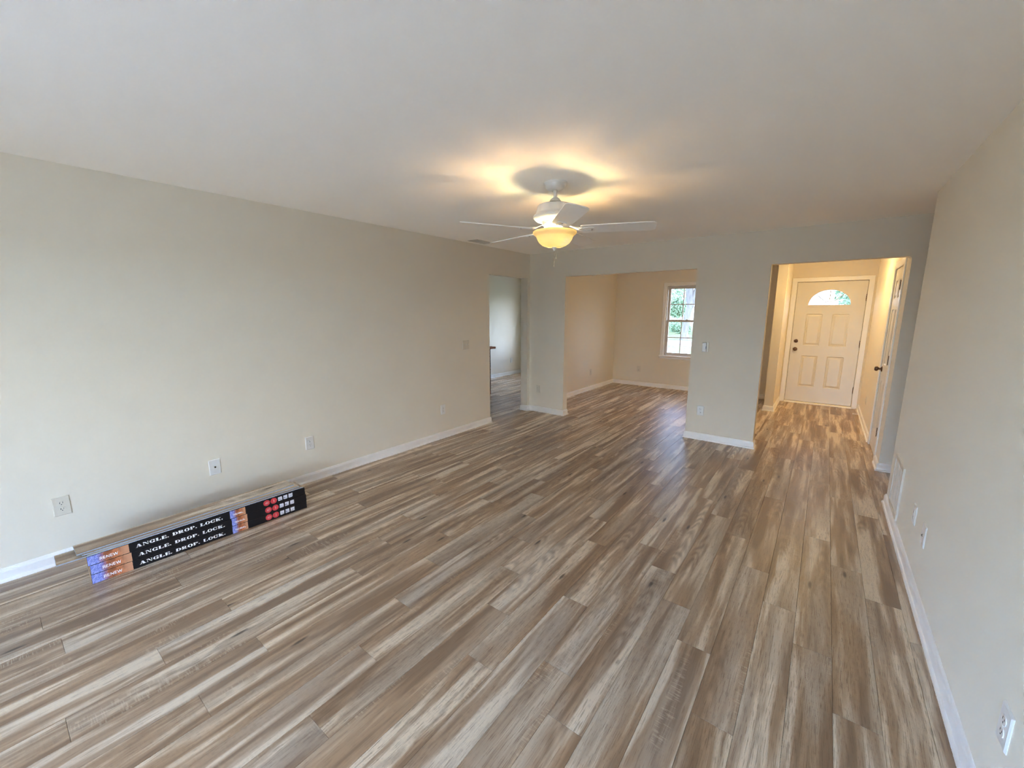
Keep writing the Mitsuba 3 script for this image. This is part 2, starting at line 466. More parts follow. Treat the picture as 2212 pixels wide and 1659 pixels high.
plain_window('window_2', -2.05, -0.65, 0.75, 2.08, YF + 0.03, 'kitchen window in the front wall, out of view')
t = thing('door_3', 'white framed sliding glass door behind the viewer', 'door', kind='structure')
put('frame', rect_ring(1.20, 0.03, 4.10, 2.12, 0.045, REAR - 0.12, REAR - 0.02), 'vinyl', t)
for a, b, yy in ((1.245, 2.68, REAR - 0.09), (2.62, 4.055, REAR - 0.05)):
    s = put('sliding_panel', rect_ring(a, 0.075, b, 2.075, 0.06, yy - 0.018, yy + 0.018), 'vinyl', t)
    v = np.array([[a + 0.06, yy, 0.135], [b - 0.06, yy, 0.135], [b - 0.06, yy, 2.015], [a + 0.06, yy, 2.015]])
    put('pane', trimesh.Trimesh(v, [[0, 1, 2], [0, 2, 3]], process=False), 'glass', s)

# ------------------------------------------------------------------ doors
def raised_panel(x0, z0, x1, z1, y):
    """Moulded panel: a groove round a raised field; y grows into the door."""
    rings = [(0, 0), (0.010, 0.010), (0.016, 0.010), (0.042, 0.003)]
    v, f = [], []
    for ins, dp in rings:
        v += [(x0 + ins, y + dp, z0 + ins), (x1 - ins, y + dp, z0 + ins), (x1 - ins, y + dp, z1 - ins), (x0 + ins, y + dp, z1 - ins)]
    for k in range(len(rings) - 1):
        for q in range(4):
            a, b = 4 * k + q, 4 * k + (q + 1) % 4
            f += [[a, b, b + 4], [a, b + 4, a + 4]]
    k = 4 * (len(rings) - 1)
    f += [[k, k + 1, k + 2], [k, k + 2, k + 3]]
    return trimesh.Trimesh(np.array(v), np.array(f), process=False)


def slab(x0, x1, z0, z1, y, th, holes, through=None):
    face = sbox(x0, z0, x1, z1)
    for h in holes:
        face = face.difference(sbox(*h))
    rest = sbox(x0, z0, x1, z1)
    if through is not None:
        face, rest = face.difference(through), rest.difference(through)
    return trimesh.util.concatenate([to_y(ext(face, 0.011), y + 0.011), to_y(ext(rest, th - 0.011), y + th)])


def half_round(cx, z0, rx, rz, n=40):
    a = np.linspace(0, math.pi, n)
    return Polygon([(cx + rx * math.cos(t_), z0 + rz * math.sin(t_)) for t_ in a])


# front door
fd = thing('door_1', 'white front door with a fan shaped window at the end of the hall', 'door', kind='structure')
FY = YF + 0.040
cx = 3.719
lite = half_round(cx, 1.684, 0.283, 0.250)
pz = [(3.428, 1.008, 3.655, 1.540), (3.783, 1.008, 4.008, 1.540), (3.428, 0.293, 3.655, 0.830), (3.783, 0.293, 4.008, 0.830)]
put('slab', slab(3.262, 4.180, 0.030, 2.068, FY, 0.044, pz, lite), 'door_white', fd)
for r in pz:
    put('panel', raised_panel(*r, FY), 'door_white', fd)
ring = unary_union([half_round(cx, 1.684, 0.300, 0.267), sbox(cx - 0.303, 1.662, cx + 0.303, 1.690)]).difference(half_round(cx, 1.690, 0.277, 0.242))
lf = put('fanlight_frame', to_y(ext(ring, 0.012), FY), 'door_white', fd)
inner = half_round(cx, 1.690, 0.277, 0.242)
arc = half_round(cx, 1.690, 0.088, 0.060)
cutters = [LineString([(cx, 1.69), (cx + 0.6 * math.cos(t_), 1.69 + 0.53 * math.sin(t_))]).buffer(0.0045) for t_ in (math.radians(47), math.radians(90), math.radians(133))]
ringarc = arc.difference(half_round(cx, 1.690, 0.079, 0.051))
mun = unary_union([unary_union(cutters).difference(arc).intersection(inner), ringarc])
put('fanlight_muntin', to_y(ext(mun, 0.010), FY + 0.020), 'vinyl', lf)
lights_ = inner.difference(mun)
for g in sorted(getattr(lights_, 'geoms', [lights_]), key=lambda g: g.centroid.x):
    m = to_y(ext(g.buffer(0.003), 0.001), FY + 0.026)
    k = m.vertices[:, 1] < FY + 0.0255
    fsel = k[m.faces].all(1)
    put('fanlight_pane', trimesh.Trimesh(m.vertices, m.faces[fsel], process=True), 'glass', lf)
# jamb, casing, threshold
put('jamb', trimesh.util.concatenate([bx(DX0, YF, 0, 3.258, YF + 0.15, DZ1), bx(4.184, YF, 0, DX1, YF + 0.15, DZ1), bx(3.258, YF, 2.072, 4.184, YF + 0.15, DZ1),
                                      bx(3.25, FY + 0.046, 0, 3.285, YF + 0.15, DZ1), bx(4.157, FY + 0.046, 0, 4.19, YF + 0.15, DZ1), bx(3.25, FY + 0.046, 2.04, 4.19, YF + 0.15, DZ1)]), 'door_white', fd)
put('casing', cbx(3.184, YF - 0.017, 0, DX0 + 0.003, YF, DZ1 + 0.06, 0.004), 'trim_white', fd)
put('casing', cbx(DX1 - 0.003, YF - 0.017, 0, 4.2535, YF, DZ1 + 0.06, 0.004), 'trim_white', fd)
put('casing', cbx(3.184, YF - 0.018, DZ1 - 0.003, 4.2535, YF, DZ1 + 0.062, 0.004), 'trim_white', fd)
put('threshold', bx(DX0, FY + 0.046, 0.0, DX1, YF + 0.15, 0.045), 'metal_nickel', fd)
put('threshold', hull([(DX0, YF - 0.03, 0), (DX1, YF - 0.03, 0), (DX0, YF - 0.03, 0.008), (DX1, YF - 0.03, 0.008), (DX0, FY, 0.022), (DX1, FY, 0.022), (DX0, YF + 0.15, 0.022), (DX1, YF + 0.15, 0.022), (DX0, YF + 0.15, 0), (DX1, YF + 0.15, 0)]), 'trim_white', fd, label='white sill under the front door')
for z in (0.298, 1.058, 1.803):
    put('hinge', trimesh.util.concatenate([trimesh.creation.cylinder(0.0075, segment=((4.182, FY - 0.008, z - 0.055), (4.182, FY - 0.008, z + 0.055)), sections=12),
                                           bx(4.176, FY - 0.006, z - 0.05, 4.190, FY + 0.002, z + 0.05)]), 'metal_bronze', fd)


def knob_mesh(kind='knob'):
    """Revolved about local z, which points out of the door."""
    if kind == 'deadbolt':
        return lathe([(0, 0), (0.031, 0), (0.031, 0.006), (0.027, 0.012), (0.016, 0.014), (0.014, 0.022), (0.009, 0.025), (0, 0.025)], 28)
    return lathe([(0, 0), (0.033, 0), (0.032, 0.005), (0.026, 0.010), (0.013, 0.012), (0.011, 0.026), (0.014, 0.032), (0.023, 0.038), (0.0275, 0.047), (0.0275, 0.056), (0.022, 0.064), (0.010, 0.068), (0, 0.0685)], 28)


for kind, z in (('knob', 0.936), ('deadbolt', 1.077)):
    put(kind, frame_map(knob_mesh(kind), (3.327, FY, z), (1, 0, 0), (0, 0, 1), (0, -1, 0)), 'metal_bronze', fd, smooth=40)

# closet door in the hall wall: local x runs towards the viewer
cd = thing('door_2', 'white six panel closet door on the right side of the hall', 'door', kind='structure')
cw_ = CY1 - CY0


def closet(mesh):
    """(x, y depth, z) of a door drawn facing -y  ->  hall wall facing -x; local x = CY1 - y."""
    return frame_map(mesh, (XD + 0.004, CY1, 0), (0, -1, 0), (1, 0, 0), (0, 0, 1))


m_ = 0.003
lx = (0.105, 0.300, 0.370, 0.565)
cp = [(lx[0], 0.22, lx[1], 0.80), (lx[2], 0.22, lx[3], 0.80), (lx[0], 0.985, lx[1], 1.60), (lx[2], 0.985, lx[3], 1.60), (lx[0], 1.715, lx[1], 1.915), (lx[2], 1.715, lx[3], 1.915)]
put('slab', closet(slab(m_, cw_ - m_, 0.012, CZ1 - 0.004, 0.0, 0.035, cp)), 'door_white', cd)
for r in cp:
    put('panel', closet(raised_panel(*r, 0.0)), 'door_white', cd)
put('jamb', trimesh.util.concatenate([bx(XD + 0.041, CY0, 0, XD + 0.12, CY0 + 0.02, CZ1), bx(XD + 0.041, CY1 - 0.02, 0, XD + 0.12, CY1, CZ1), bx(XD + 0.041, CY0, CZ1 - 0.02, XD + 0.12, CY1, CZ1)]), 'door_white', cd)
for a, b in ((CY0 - 0.072, CY0 + 0.002), (CY1 - 0.002, CY1 + 0.072)):
    put('casing', cbx(XD - 0.012, a, 0, XD, b, CZ1 + 0.068, 0.003), 'trim_white', cd)
put('casing', cbx(XD - 0.0125, CY0 - 0.072, CZ1 - 0.002, XD, CY1 + 0.072, CZ1 + 0.07, 0.004), 'trim_white', cd)
for z in (0.308, 1.077, 1.842):
    put('hinge', trimesh.util.concatenate([trimesh.creation.cylinder(0.0075, segment=((XD - 0.011, CY0 + 0.006, z - 0.047), (XD - 0.011, CY0 + 0.006, z + 0.047)), sections=12),
                                           bx(XD - 0.009, CY0 + 0.004, z - 0.044, XD + 0.006, CY0 + 0.012, z + 0.044)]), 'metal_bronze', cd)
put('knob', frame_map(knob_mesh(), (XD + 0.004, CY1 - 0.062, 0.925), (0, 1, 0), (0, 0, 1), (-1, 0, 0)), 'metal_bronze', cd, smooth=40)

# ------------------------------------------------------------------ ceiling fan
FX, FYC = 2.146, 2.546
fan = thing('ceiling_fan', 'white five blade ceiling fan with a lit glass bowl', 'ceiling fan')
O = (FX, FYC, 0)
put('canopy', lathe([(0, H), (0.079, H), (0.080, H - 0.004), (0.078, H - 0.010), (0.073, H - 0.014), (0.069, H - 0.028), (0.058, H - 0.042), (0.042, H - 0.049), (0.026, H - 0.050), (0.024, H - 0.046), (0, H - 0.046)], 48, O), 'fan_white', fan, smooth=35)
put('downrod', trimesh.creation.cylinder(0.0125, segment=((FX, FYC, H - 0.048), (FX, FYC, 2.30)), sections=24), 'fan_white', fan, smooth=35)
put('yoke_cover', lathe([(0, 2.344), (0.019, 2.344), (0.027, 2.338), (0.036, 2.327), (0.041, 2.320), (0.041, 2.317), (0.034, 2.319), (0.034, 2.293), (0, 2.293)], 32, O), 'fan_white', fan, smooth=30)
put('motor_housing', lathe([(0, 2.300), (0.100, 2.298), (0.116, 2.293), (0.122, 2.284), (0.130, 2.244), (0.140, 2.232), (0.148, 2.226), (0.151, 2.218), (0.149, 2.211), (0.142, 2.203), (0.128, 2.192), (0.110, 2.186), (0.096, 2.184), (0.094, 2.178), (0, 2.178)], 56, O), 'fan_white', fan, smooth=30)
put('flywheel', lathe([(0, 2.180), (0.088, 2.180), (0.090, 2.174), (0.088, 2.166), (0.060, 2.164), (0, 2.164)], 40, O), 'fan_white', fan, smooth=30)
put('switch_housing', lathe([(0, 2.166), (0.050, 2.166), (0.055, 2.160), (0.055, 2.140), (0.062, 2.136), (0.062, 2.130), (0.020, 2.128), (0, 2.128)], 40, O), 'fan_white', fan, smooth=30)
BZ = 2.130
for kb in range(5):
    a = math.radians(24.35 + 72 * kb)
    d = np.array([math.cos(a), math.sin(a), 0])
    tt = np.array([-math.sin(a), math.cos(a), 0])
    tilt = math.radians(12.0)
    et = tt * math.cos(tilt) + np.array([0, 0, -math.sin(tilt)])
    en = np.cross(d, et)
    outline = [(0.178, -0.048), (0.195, -0.058), (0.30, -0.061), (0.50, -0.066), (0.636, -0.068)]
    tip = [(0.636 + 0.034 * math.sin(q), -0.034 - 0.034 * math.cos(q)) for q in np.linspace(0.15, math.pi / 2, 6)]
    half = outline + tip
    poly = Polygon(half + [(x, -y) for x, y in reversed(half)])
    bm = ext(poly, 0.0055)
    put('blade', frame_map(bm, np.array([FX, FYC, BZ]) - en * 0.0, d, et, en), 'blade_white', fan)
    iron = unary_union([Polygon([(0.075, -0.016), (0.13, -0.012), (0.165, -0.016), (0.185, -0.030), (0.262, -0.030), (0.27, -0.022), (0.27, 0.022), (0.262, 0.030), (0.185, 0.030), (0.165, 0.016), (0.13, 0.012), (0.075, 0.016)])]).difference(sbox(0.198, -0.012, 0.243, 0.012))
    im = frame_map(ext(iron, 0.005), np.array([FX, FYC, BZ]) - en * 0.0055, d, et, en)
    # the arm rises from the blade to the flywheel near the hub
    rr = (im.vertices - np.array([FX, FYC, 0])) @ d
    lift = np.clip((0.17 - rr) / 0.09, 0, 1)
    zz = im.vertices.copy()
    flat = (2.167 + (zz[:, 2] - BZ) * 0.25)
    zz[:, 2] = zz[:, 2] * (1 - lift) + flat * lift
    ik = put('blade_iron', trimesh.Trimesh(zz, im.faces, process=False), 'fan_white', fan)
    put('screw', frame_map(lathe([(0, 0), (0.006, 0), (0.005, 0.003), (0, 0.0035)], 10), np.array([FX, FYC, BZ]) + d * 0.256 - en * 0.0055, d, -et, -en), 'metal_nickel', ik)
bowl_p = [(0.145, 2.124), (0.151, 2.121), (0.152, 2.113), (0.146, 2.104), (0.134, 2.095), (0.126, 2.084), (0.119, 2.066), (0.106, 2.047), (0.086, 2.031), (0.060, 2.021), (0.034, 2.017), (0.028, 2.018), (0.010, 2.018)]
put('glass_bowl', lathe(bowl_p, 64, O), 'lamp_glass', fan, smooth=50, label='frosted amber glass bowl of the lit fan lamp', emitter={'type': 'area', 'radiance': rgb(*FAN_BOWL)})
put('finial', lathe([(0, 2.020), (0.018, 2.019), (0.018, 2.015), (0.011, 2.010), (0.010, 2.002), (0.006, 1.996), (0, 1.995)], 20, O), 'fan_white', fan, smooth=35)
put('lamp_stem', trimesh.creation.cylinder(0.007, segment=((FX, FYC, 2.13), (FX, FYC, 2.018)), sections=10), 'fan_white', fan)
for s_ in (1, -1):
    off = s_ * np.array([0.071, -0.002])
    b_ = trimesh.creation.icosphere(3, 0.026)
    b_.apply_translation((FX + off[0], FYC + off[1], 2.064))
    put('bulb', b_, 'plastic_white', fan, emitter={'type': 'area', 'radiance': rgb(*FAN_BULB)})
    put('socket', tube([(FX + off[0] * 0.25, FYC + off[1] * 0.25, 2.118), (FX + off[0] * 0.72, FYC + off[1] * 0.76, 2.090)], 0.014, 14), 'fan_white', fan)


def chain(x, y, z0, z1, pull):
    ms = []
    for z in np.arange(z1, z0, 0.0048):
        s = trimesh.creation.icosphere(1, 0.0021)
        s.apply_translation((x, y, z))
        ms.append(s)
    if pull:
        ms.append(lathe([(0, 0.022), (0.003, 0.020), (0.0042, 0.010), (0.003, 0.002), (0, 0)], 12, (x, y, z1 - 0.020)))
    return trimesh.util.concatenate(ms)


put('pull_chain', chain(FX, FYC, 1.996, 1.905, True), 'chain_metal', fan)
put('pull_chain', chain(FX + 0.010, FYC + 0.008, 1.996, 1.958, True), 'chain_metal', fan)

# hall ceiling light (its warm light fills the hall; the header hides it)
hl = thing('ceiling_light', 'round warm flush ceiling light in the hall above the front door', 'ceiling light')
put('base_ring', lathe([(0, H), (0.178, H), (0.180, H - 0.02), (0.174, H - 0.028), (0, H - 0.028)], 40, (3.72, 6.95, 0)), 'fan_white', hl)
put('glass_dome', lathe([(0.168, H - 0.028), (0.166, H - 0.05), (0.145, H - 0.078), (0.095, H - 0.096), (0.040, H - 0.103), (0, H - 0.104)][::-1], 40, (3.72, 6.95, 0)), 'plastic_white', hl, emitter={'type': 'area', 'radiance': rgb(*HALL_DOME)})

# ------------------------------------------------------------------ wall plates
def wall_frame(side, a, z):
    """Local x to the viewer's right along the wall, y up, z out of the wall; origin at the plate's centre."""
    return {'left': ((0, a, z), (0, 1, 0), (0, 0, 1), (1, 0, 0)), 'right': ((W, a, z), (0, -1, 0), (0, 0, 1), (-1, 0, 0)), 'hall': ((XD, a, z), (0, -1, 0), (0, 0, 1), (-1, 0, 0)),
            'back': ((a, D, z), (1, 0, 0), (0, 0, 1), (0, -1, 0)), 'front': ((a, YF, z), (1, 0, 0), (0, 0, 1), (0, -1, 0)), 'kitchen': ((KX, a, z), (0, 1, 0), (0, 0, 1), (1, 0, 0))}[side]


def plate_mesh(w, h, t=0.0065):
    return hull([(sx * (w / 2 - i), sy * (h / 2 - i), z) for sx in (-1, 1) for sy in (-1, 1) for i, z in ((0, 0), (0, t * 0.35), (0.004, t))])


def outlet(side, a, z, label, mat='plastic_white', w=0.079, h=0.122):
    F = wall_frame(side, a, z)
    t = thing('electrical_outlet', label, 'outlet', 'electrical outlets on the walls')
    put('cover_plate', frame_map(plate_mesh(w, h), *F), mat, t)
    for cy in (-0.0195, 0.0195):
        face = Point(0, cy).buffer(0.0172, 16).intersection(sbox(-0.02, cy - 0.0138, 0.02, cy + 0.0138))
        r = put('receptacle', frame_map(ext(face, 0.0085), *F), mat, t)
        slots = unary_union([sbox(-0.0078, cy - 0.001, -0.0052, cy + 0.0085), sbox(0.0052, cy - 0.0002, 0.0076, cy + 0.0075), Point(0, cy - 0.0075).buffer(0.0027, 8)])
        sm = ext(slots, 0.0004)
        sm.apply_translation((0, 0, 0.0084))
        put('slots', frame_map(sm, *F), 'slot_dark', r)
    put('screw', frame_map(lathe([(0, 0.006), (0.0035, 0.006), (0.003, 0.0078), (0, 0.008)], 10), *F), mat, t)


def jack_plate(side, a, z, label, dot=True):
    F = wall_frame(side, a, z)
    t = thing('cable_plate', label, 'wall plate', 'cable jack plates on the walls')
    put('cover_plate', frame_map(plate_mesh(0.079, 0.122), *F), 'plastic_white', t)
    c = lathe([(0, 0.006), (0.0075, 0.006), (0.0075, 0.009), (0.0048, 0.009), (0.0048, 0.0115), (0.003, 0.0115), (0.003, 0.010), (0, 0.010)], 14)
    put('jack', frame_map(c, *F), 'metal_nickel', t)
    put('jack_hole', frame_map(lathe([(0, 0.0114), (0.0046, 0.0114), (0.0046, 0.0119), (0, 0.0119)], 12), *F), 'slot_dark', t)
    for sy in (-0.042, 0.042):
        put('screw', frame_map(lathe([(0, 0.006), (0.0032, 0.006), (0.0028, 0.0076), (0, 0.0078)], 10), (np.array(F[0]) + np.array(F[2]) * sy), *F[1:]), 'plastic_white', t)


outlet('left', 0.187, 0.368, 'cream double outlet on the left wall above the left end of the cartons', 'plastic_ivory')
jack_plate('left', 1.008, 0.370, 'white cable jack plate on the left wall above the middle of the cartons')
outlet('left', 1.759, 0.371, 'white double outlet on the left wall just beyond the right end of the cartons')
outlet('left', 3.442, 0.368, 'white double outlet low on the left wall near the kitchen doorway')
outlet('back', 0.174, 0.367, 'cream double outlet on the narrow wall between kitchen doorway and dining opening', 'plastic_ivory', 0.071, 0.114)
outlet('back', 2.587, 0.369, 'white double outlet low on the pier between dining and hall openings')
outlet('kitchen', 8.235, 0.356, 'small white outlet on the kitchen wall seen through the doorway')
outlet('left', 7.516, 0.364, 'cream outlet on the left side wall of the dining room', 'plastic_ivory')
outlet('front', 0.586, 0.364, 'cream outlet on the dining room wall left of the window', 'plastic_ivory')
outlet('hall', 7.55, 0.340, 'cream outlet low on the hall wall beside the front door', 'plastic_ivory')
outlet('right', 3.303, 0.366, 'white double outlet on the right wall just in front of the air grille')
jack_plate('right', 3.008, 0.364, 'white cable jack plate on the right wall, second plate from the air grille')
outlet('right', 1.694, 0.360, 'white double outlet on the right wall at the lower right corner of the photo')

F = wall_frame('left', 3.876, 1.149)
sw = thing('light_switch', 'cream two gang light switch on the left wall beside the kitchen doorway', 'light switch')
put('cover_plate', frame_map(plate_mesh(0.122, 0.118), *F), 'plastic_ivory', sw)
for ox in (-0.023, 0.023):
    tg = hull([(ox + sx * 0.0048, sy * 0.010 + 0.003, 0.006) for sx in (-1, 1) for sy in (-1, 1)] + [(ox + sx * 0.0036, 0.010 + sy * 0.003, 0.017) for sx in (-1, 1) for sy in (-1, 1)])
    put('toggle', frame_map(tg, *F), 'plastic_white', sw)
    for sy in (-0.03, 0.03):
        put('screw', frame_map(lathe([(0, 0.006), (0.003, 0.006), (0.0026, 0.0074), (0, 0.0076)], 10), np.array(F[0]) + np.array([0, ox, sy]), *F[1:]), 'plastic_ivory', sw)

F = wall_frame('back', 2.586, 1.154)
th = thing('wall_control', 'white rounded wall control on the pier right of the dining window', 'wall control')
put('back_plate', frame_map(plate_mesh(0.074, 0.119, 0.006), *F), 'plastic_ivory', th)
lens = hull([(x, y, 0.006) for x, y in ((-0.036, -0.056), (-0.036, 0.050), (-0.028, 0.057), (0.012, 0.057), (0.016, 0.05), (0.008, 0.0), (0.016, -0.05), (0.012, -0.057))]
            + [(x, y, 0.020) for x, y in ((-0.030, -0.048), (-0.030, 0.044), (-0.022, 0.050), (0.006, 0.05), (0.003, 0.0), (0.006, -0.05))])
put('cover', frame_map(lens, *F), 'plastic_white', th, label='bright white cover of the wall control')
sl = cbx(0.004, -0.020, 0.006, 0.012, 0.012, 0.0215, 0.002)
put('slider', frame_map(sl, *F), 'print_grey', th)
for yy in (-0.046, 0.044):
    put('clip', frame_map(cbx(0.026, yy - 0.012, 0.005, 0.033, yy + 0.012, 0.012, 0.002), *F), 'plastic_white', th)

# return air grille on the right wall
gy0, gy1, gz0, gz1 = 3.822, 4.222, 0.098, 0.490
gr = thing('air_grille', 'white louvred return air grille low on the right wall', 'air grille')
fr_ = sbox(gy0, gz0, gy1, gz1).difference(sbox(gy0 + 0.028, gz0 + 0.028, gy1 - 0.028, gz1 - 0.028))
put('frame', to_x(ext(fr_, 0.011), W - 0.011), 'metal_white', gr)
put('backing', bx(W - 0.0012, gy0 + 0.027, gz0 + 0.027, W - 0.0002, gy1 - 0.027, gz1 - 0.027), 'metal_white', gr)
gw = (gy1 - gy0 - 0.056 - 2 * 0.012) / 3
for k in range(3):
    a = gy0 + 0.028 + k * (gw + 0.012)
    if k:
        put('mullion', bx(W - 0.008, a - 0.012, gz0 + 0.028, W - 0.001, a, gz1 - 0.028), 'metal_white', gr)
    a, b, z = a + 0.006, a + gw - 0.006, gz0 + 0.036
    while z < gz1 - 0.034:
        put('louver', hull([(W - x_, y_, z + dz) for y_ in (a, b) for x_, dz in ((0.0012, 0.0048), (0.0012, 0.0058), (0.0085, -0.0048), (0.0085, -0.0058))]), 'metal_white', gr)
        z += 0.0135

# ceiling register by the left wall
vx0, vx1, vy0, vy1 = 0.092, 0.246, 3.845, 4.150
cv = thing('ceiling_vent', 'small louvred vent in the ceiling near the left wall', 'vent')
fr_ = sbox(vx0, vy0, vx1, vy1).difference(sbox(vx0 + 0.022, vy0 + 0.022, vx1 - 0.022, vy1 - 0.022))
fm_ = ext(fr_, 0.006)
fm_.apply_translation((0, 0, H - 0.006))
put('frame', fm_, 'metal_white', cv)
put('backing', bx(vx0 + 0.021, vy0 + 0.021, H - 0.0012, vx1 - 0.021, vy1 - 0.021, H - 0.0002), 'metal_white', cv)
for k in range(9):
    yy = vy0 + 0.034 + k * 0.0296
    s_ = -1 if k < 4 else 1
    put('louver', hull([(vx0 + 0.022, yy, H - 0.001), (vx1 - 0.022, yy, H - 0.001), (vx0 + 0.022, yy + 0.001, H - 0.001), (vx1 - 0.022, yy + 0.001, H - 0.001),
                        (vx0 + 0.022, yy + s_ * 0.012, H - 0.010), (vx1 - 0.022, yy + s_ * 0.012, H - 0.010), (vx0 + 0.022, yy + s_ * 0.012 + 0.001, H - 0.010), (vx1 - 0.022, yy + s_ * 0.012 + 0.001, H - 0.010)]), 'metal_white', cv)

# spring door stop on the hall baseboard
ds = thing('door_stop', 'thin white spring door stop on the hall baseboard by the front door', 'door stop')
coil = [(XD - 0.014 - 0.082 * q / 96, 7.872 + 0.0055 * math.cos(q * 0.8), 0.062 + 0.0055 * math.sin(q * 0.8)) for q in range(97)]
put('spring', tube(coil, 0.0016, 6), 'trim_white', ds)
put('mount', trimesh.creation.cylinder(0.009, segment=((XD - 0.0118, 7.872, 0.062), (XD - 0.017, 7.872, 0.062)), sections=16), 'trim_white', ds)
put('tip', trimesh.creation.cylinder(0.0075, segment=((XD - 0.095, 7.872, 0.062), (XD - 0.110, 7.872, 0.062)), sections=16), 'plastic_white', ds)

# ------------------------------------------------------------------ flooring cartons and loose planks
CA = np.array([0.455, 0.220, 0.0])
CD = np.array([0.0362, 0.99934, 0.0])
CN = np.array([CD[1], -CD[0], 0.0])
CL, CH, CDp = 1.236, 0.0580, 0.165


def fat(ch):
    """Fat slab-serif capitals, cap height 1."""
    R = sbox
    E_ = lambda cx_, cy_, rx, ry: affinity.scale(Point(cx_, cy_).buffer(1.0, 24), rx, ry)
    if ch == 'A':
        g = unary_union([Polygon([(0.42, 1), (0.78, 1), (1.22, 0), (0.74, 0)]), Polygon([(0.46, 1), (0.56, 1), (0.24, 0), (0.14, 0)]), R(0.25, 0.28, 0.85, 0.37), R(0, 0, 0.42, 0.09), R(0.62, 0, 1.3, 0.09)])
        w = 1.3
    elif ch == 'N':
        g = unary_union([R(0.14, 0, 0.25, 1), R(0, 0.91, 0.5, 1), R(0, 0, 0.40, 0.09), Polygon([(0.14, 1), (0.55, 1), (1.16, 0), (0.98, 0)]), R(1.04, 0, 1.16, 1), R(0.88, 0.91, 1.3, 1)])
        w = 1.3
    elif ch in 'OGC':
        g = E_(0.6, 0.5, 0.6, 0.53).difference(E_(0.6, 0.5, 0.2, 0.43))
        if ch != 'O':
            g = g.difference(R(0.62, 0.36 if ch == 'C' else 0.44, 1.3, 0.64))
            g = unary_union([g, R(1.0, 0.62, 1.12, 1.0)])
            if ch == 'G':
                g = unary_union([g, R(0.7, 0.0, 1.12, 0.40), R(0.62, 0.36, 1.22, 0.44)])
        w = 1.2
    elif ch in 'LE':
        g = unary_union([R(0.1, 0, 0.52, 1), R(0, 0, 1.1, 0.09), R(0, 0.91, 0.62 if ch == 'L' else 1.05, 1), Polygon([(1.1, 0), (1.1, 0.42), (1.0, 0.42), (0.8, 0)])])
        if ch == 'E':
            g = unary_union([g, Polygon([(1.05, 1), (1.05, 0.64), (0.96, 0.64), (0.8, 1)]), R(0.5, 0.46, 0.8, 0.54), R(0.72, 0.34, 0.82, 0.66)])
        w = 1.12
    elif ch == 'D':
        o = E_(0.5, 0.5, 0.72, 0.5).intersection(R(0.5, 0, 2, 1)).difference(E_(0.5, 0.5, 0.33, 0.42))
        g = unary_union([R(0.1, 0, 0.52, 1), R(0, 0, 0.62, 0.09), R(0, 0.91, 0.62, 1), o])
        w = 1.22
    elif ch in 'PR':
        o = E_(0.55, 0.73, 0.58, 0.27).intersection(R(0.5, 0, 2, 1)).difference(E_(0.55, 0.73, 0.22, 0.19))
        g = unary_union([R(0.1, 0, 0.52, 1), R(0, 0, 0.64, 0.09), R(0, 0.91, 0.62, 1), o])
        w = 1.15
        if ch == 'R':
            g = unary_union([g, Polygon([(0.5, 0.5), (0.84, 0.5), (1.2, 0), (0.78, 0)]), R(0.78, 0, 1.3, 0.09)])
            w = 1.28
    elif ch == 'K':
        g = unary_union([R(0.1, 0, 0.52, 1), R(0, 0, 0.64, 0.09), R(0, 0.91, 0.64, 1), Polygon([(0.5, 0.42), (0.6, 0.42), (1.14, 1), (1.0, 1)]), R(0.82, 0.91, 1.26, 1), Polygon([(0.52, 0.58), (0.78, 0.66), (1.26, 0), (0.78, 0)]), R(0.68, 0, 1.34, 0.09)])
        w = 1.34
    elif ch == '.':
        return E_(0.17, 0.13, 0.17, 0.13), 0.34
    else:
        return None, 0.62
    return g, w


def fat_text(text, length, height):
    gs, x = [], 0.0
    for ch in text:
        g, w = fat(ch)
        if g is not None:
            gs.append(affinity.translate(g, x, 0))
        x += w + 0.10
    s = length / (x - 0.10)
    return [affinity.scale(g, s, height, origin=(0, 0)) for g in gs]


LOGO = fat_text('ANGLE. DROP. LOCK.', 0.458, 0.0205)
name_mesh = meshkit.text_mesh('RENEW', 0.0170, 0.0003, bold=True)
name_mesh.apply_scale((0.080 / (name_mesh.bounds[1][0] - name_mesh.bounds[0][0]), 1, 1))


def flat_text(text, h, w):
    m = meshkit.text_mesh(text, h, 0.0003, bold=True)
    b = m.bounds
    m.apply_translation((-(b[0][0] + b[1][0]) / 2, -(b[0][1] + b[1][1]) / 2, 0))
    m.apply_scale((w / (b[1][0] - b[0][0]), 1, 1))
    return m


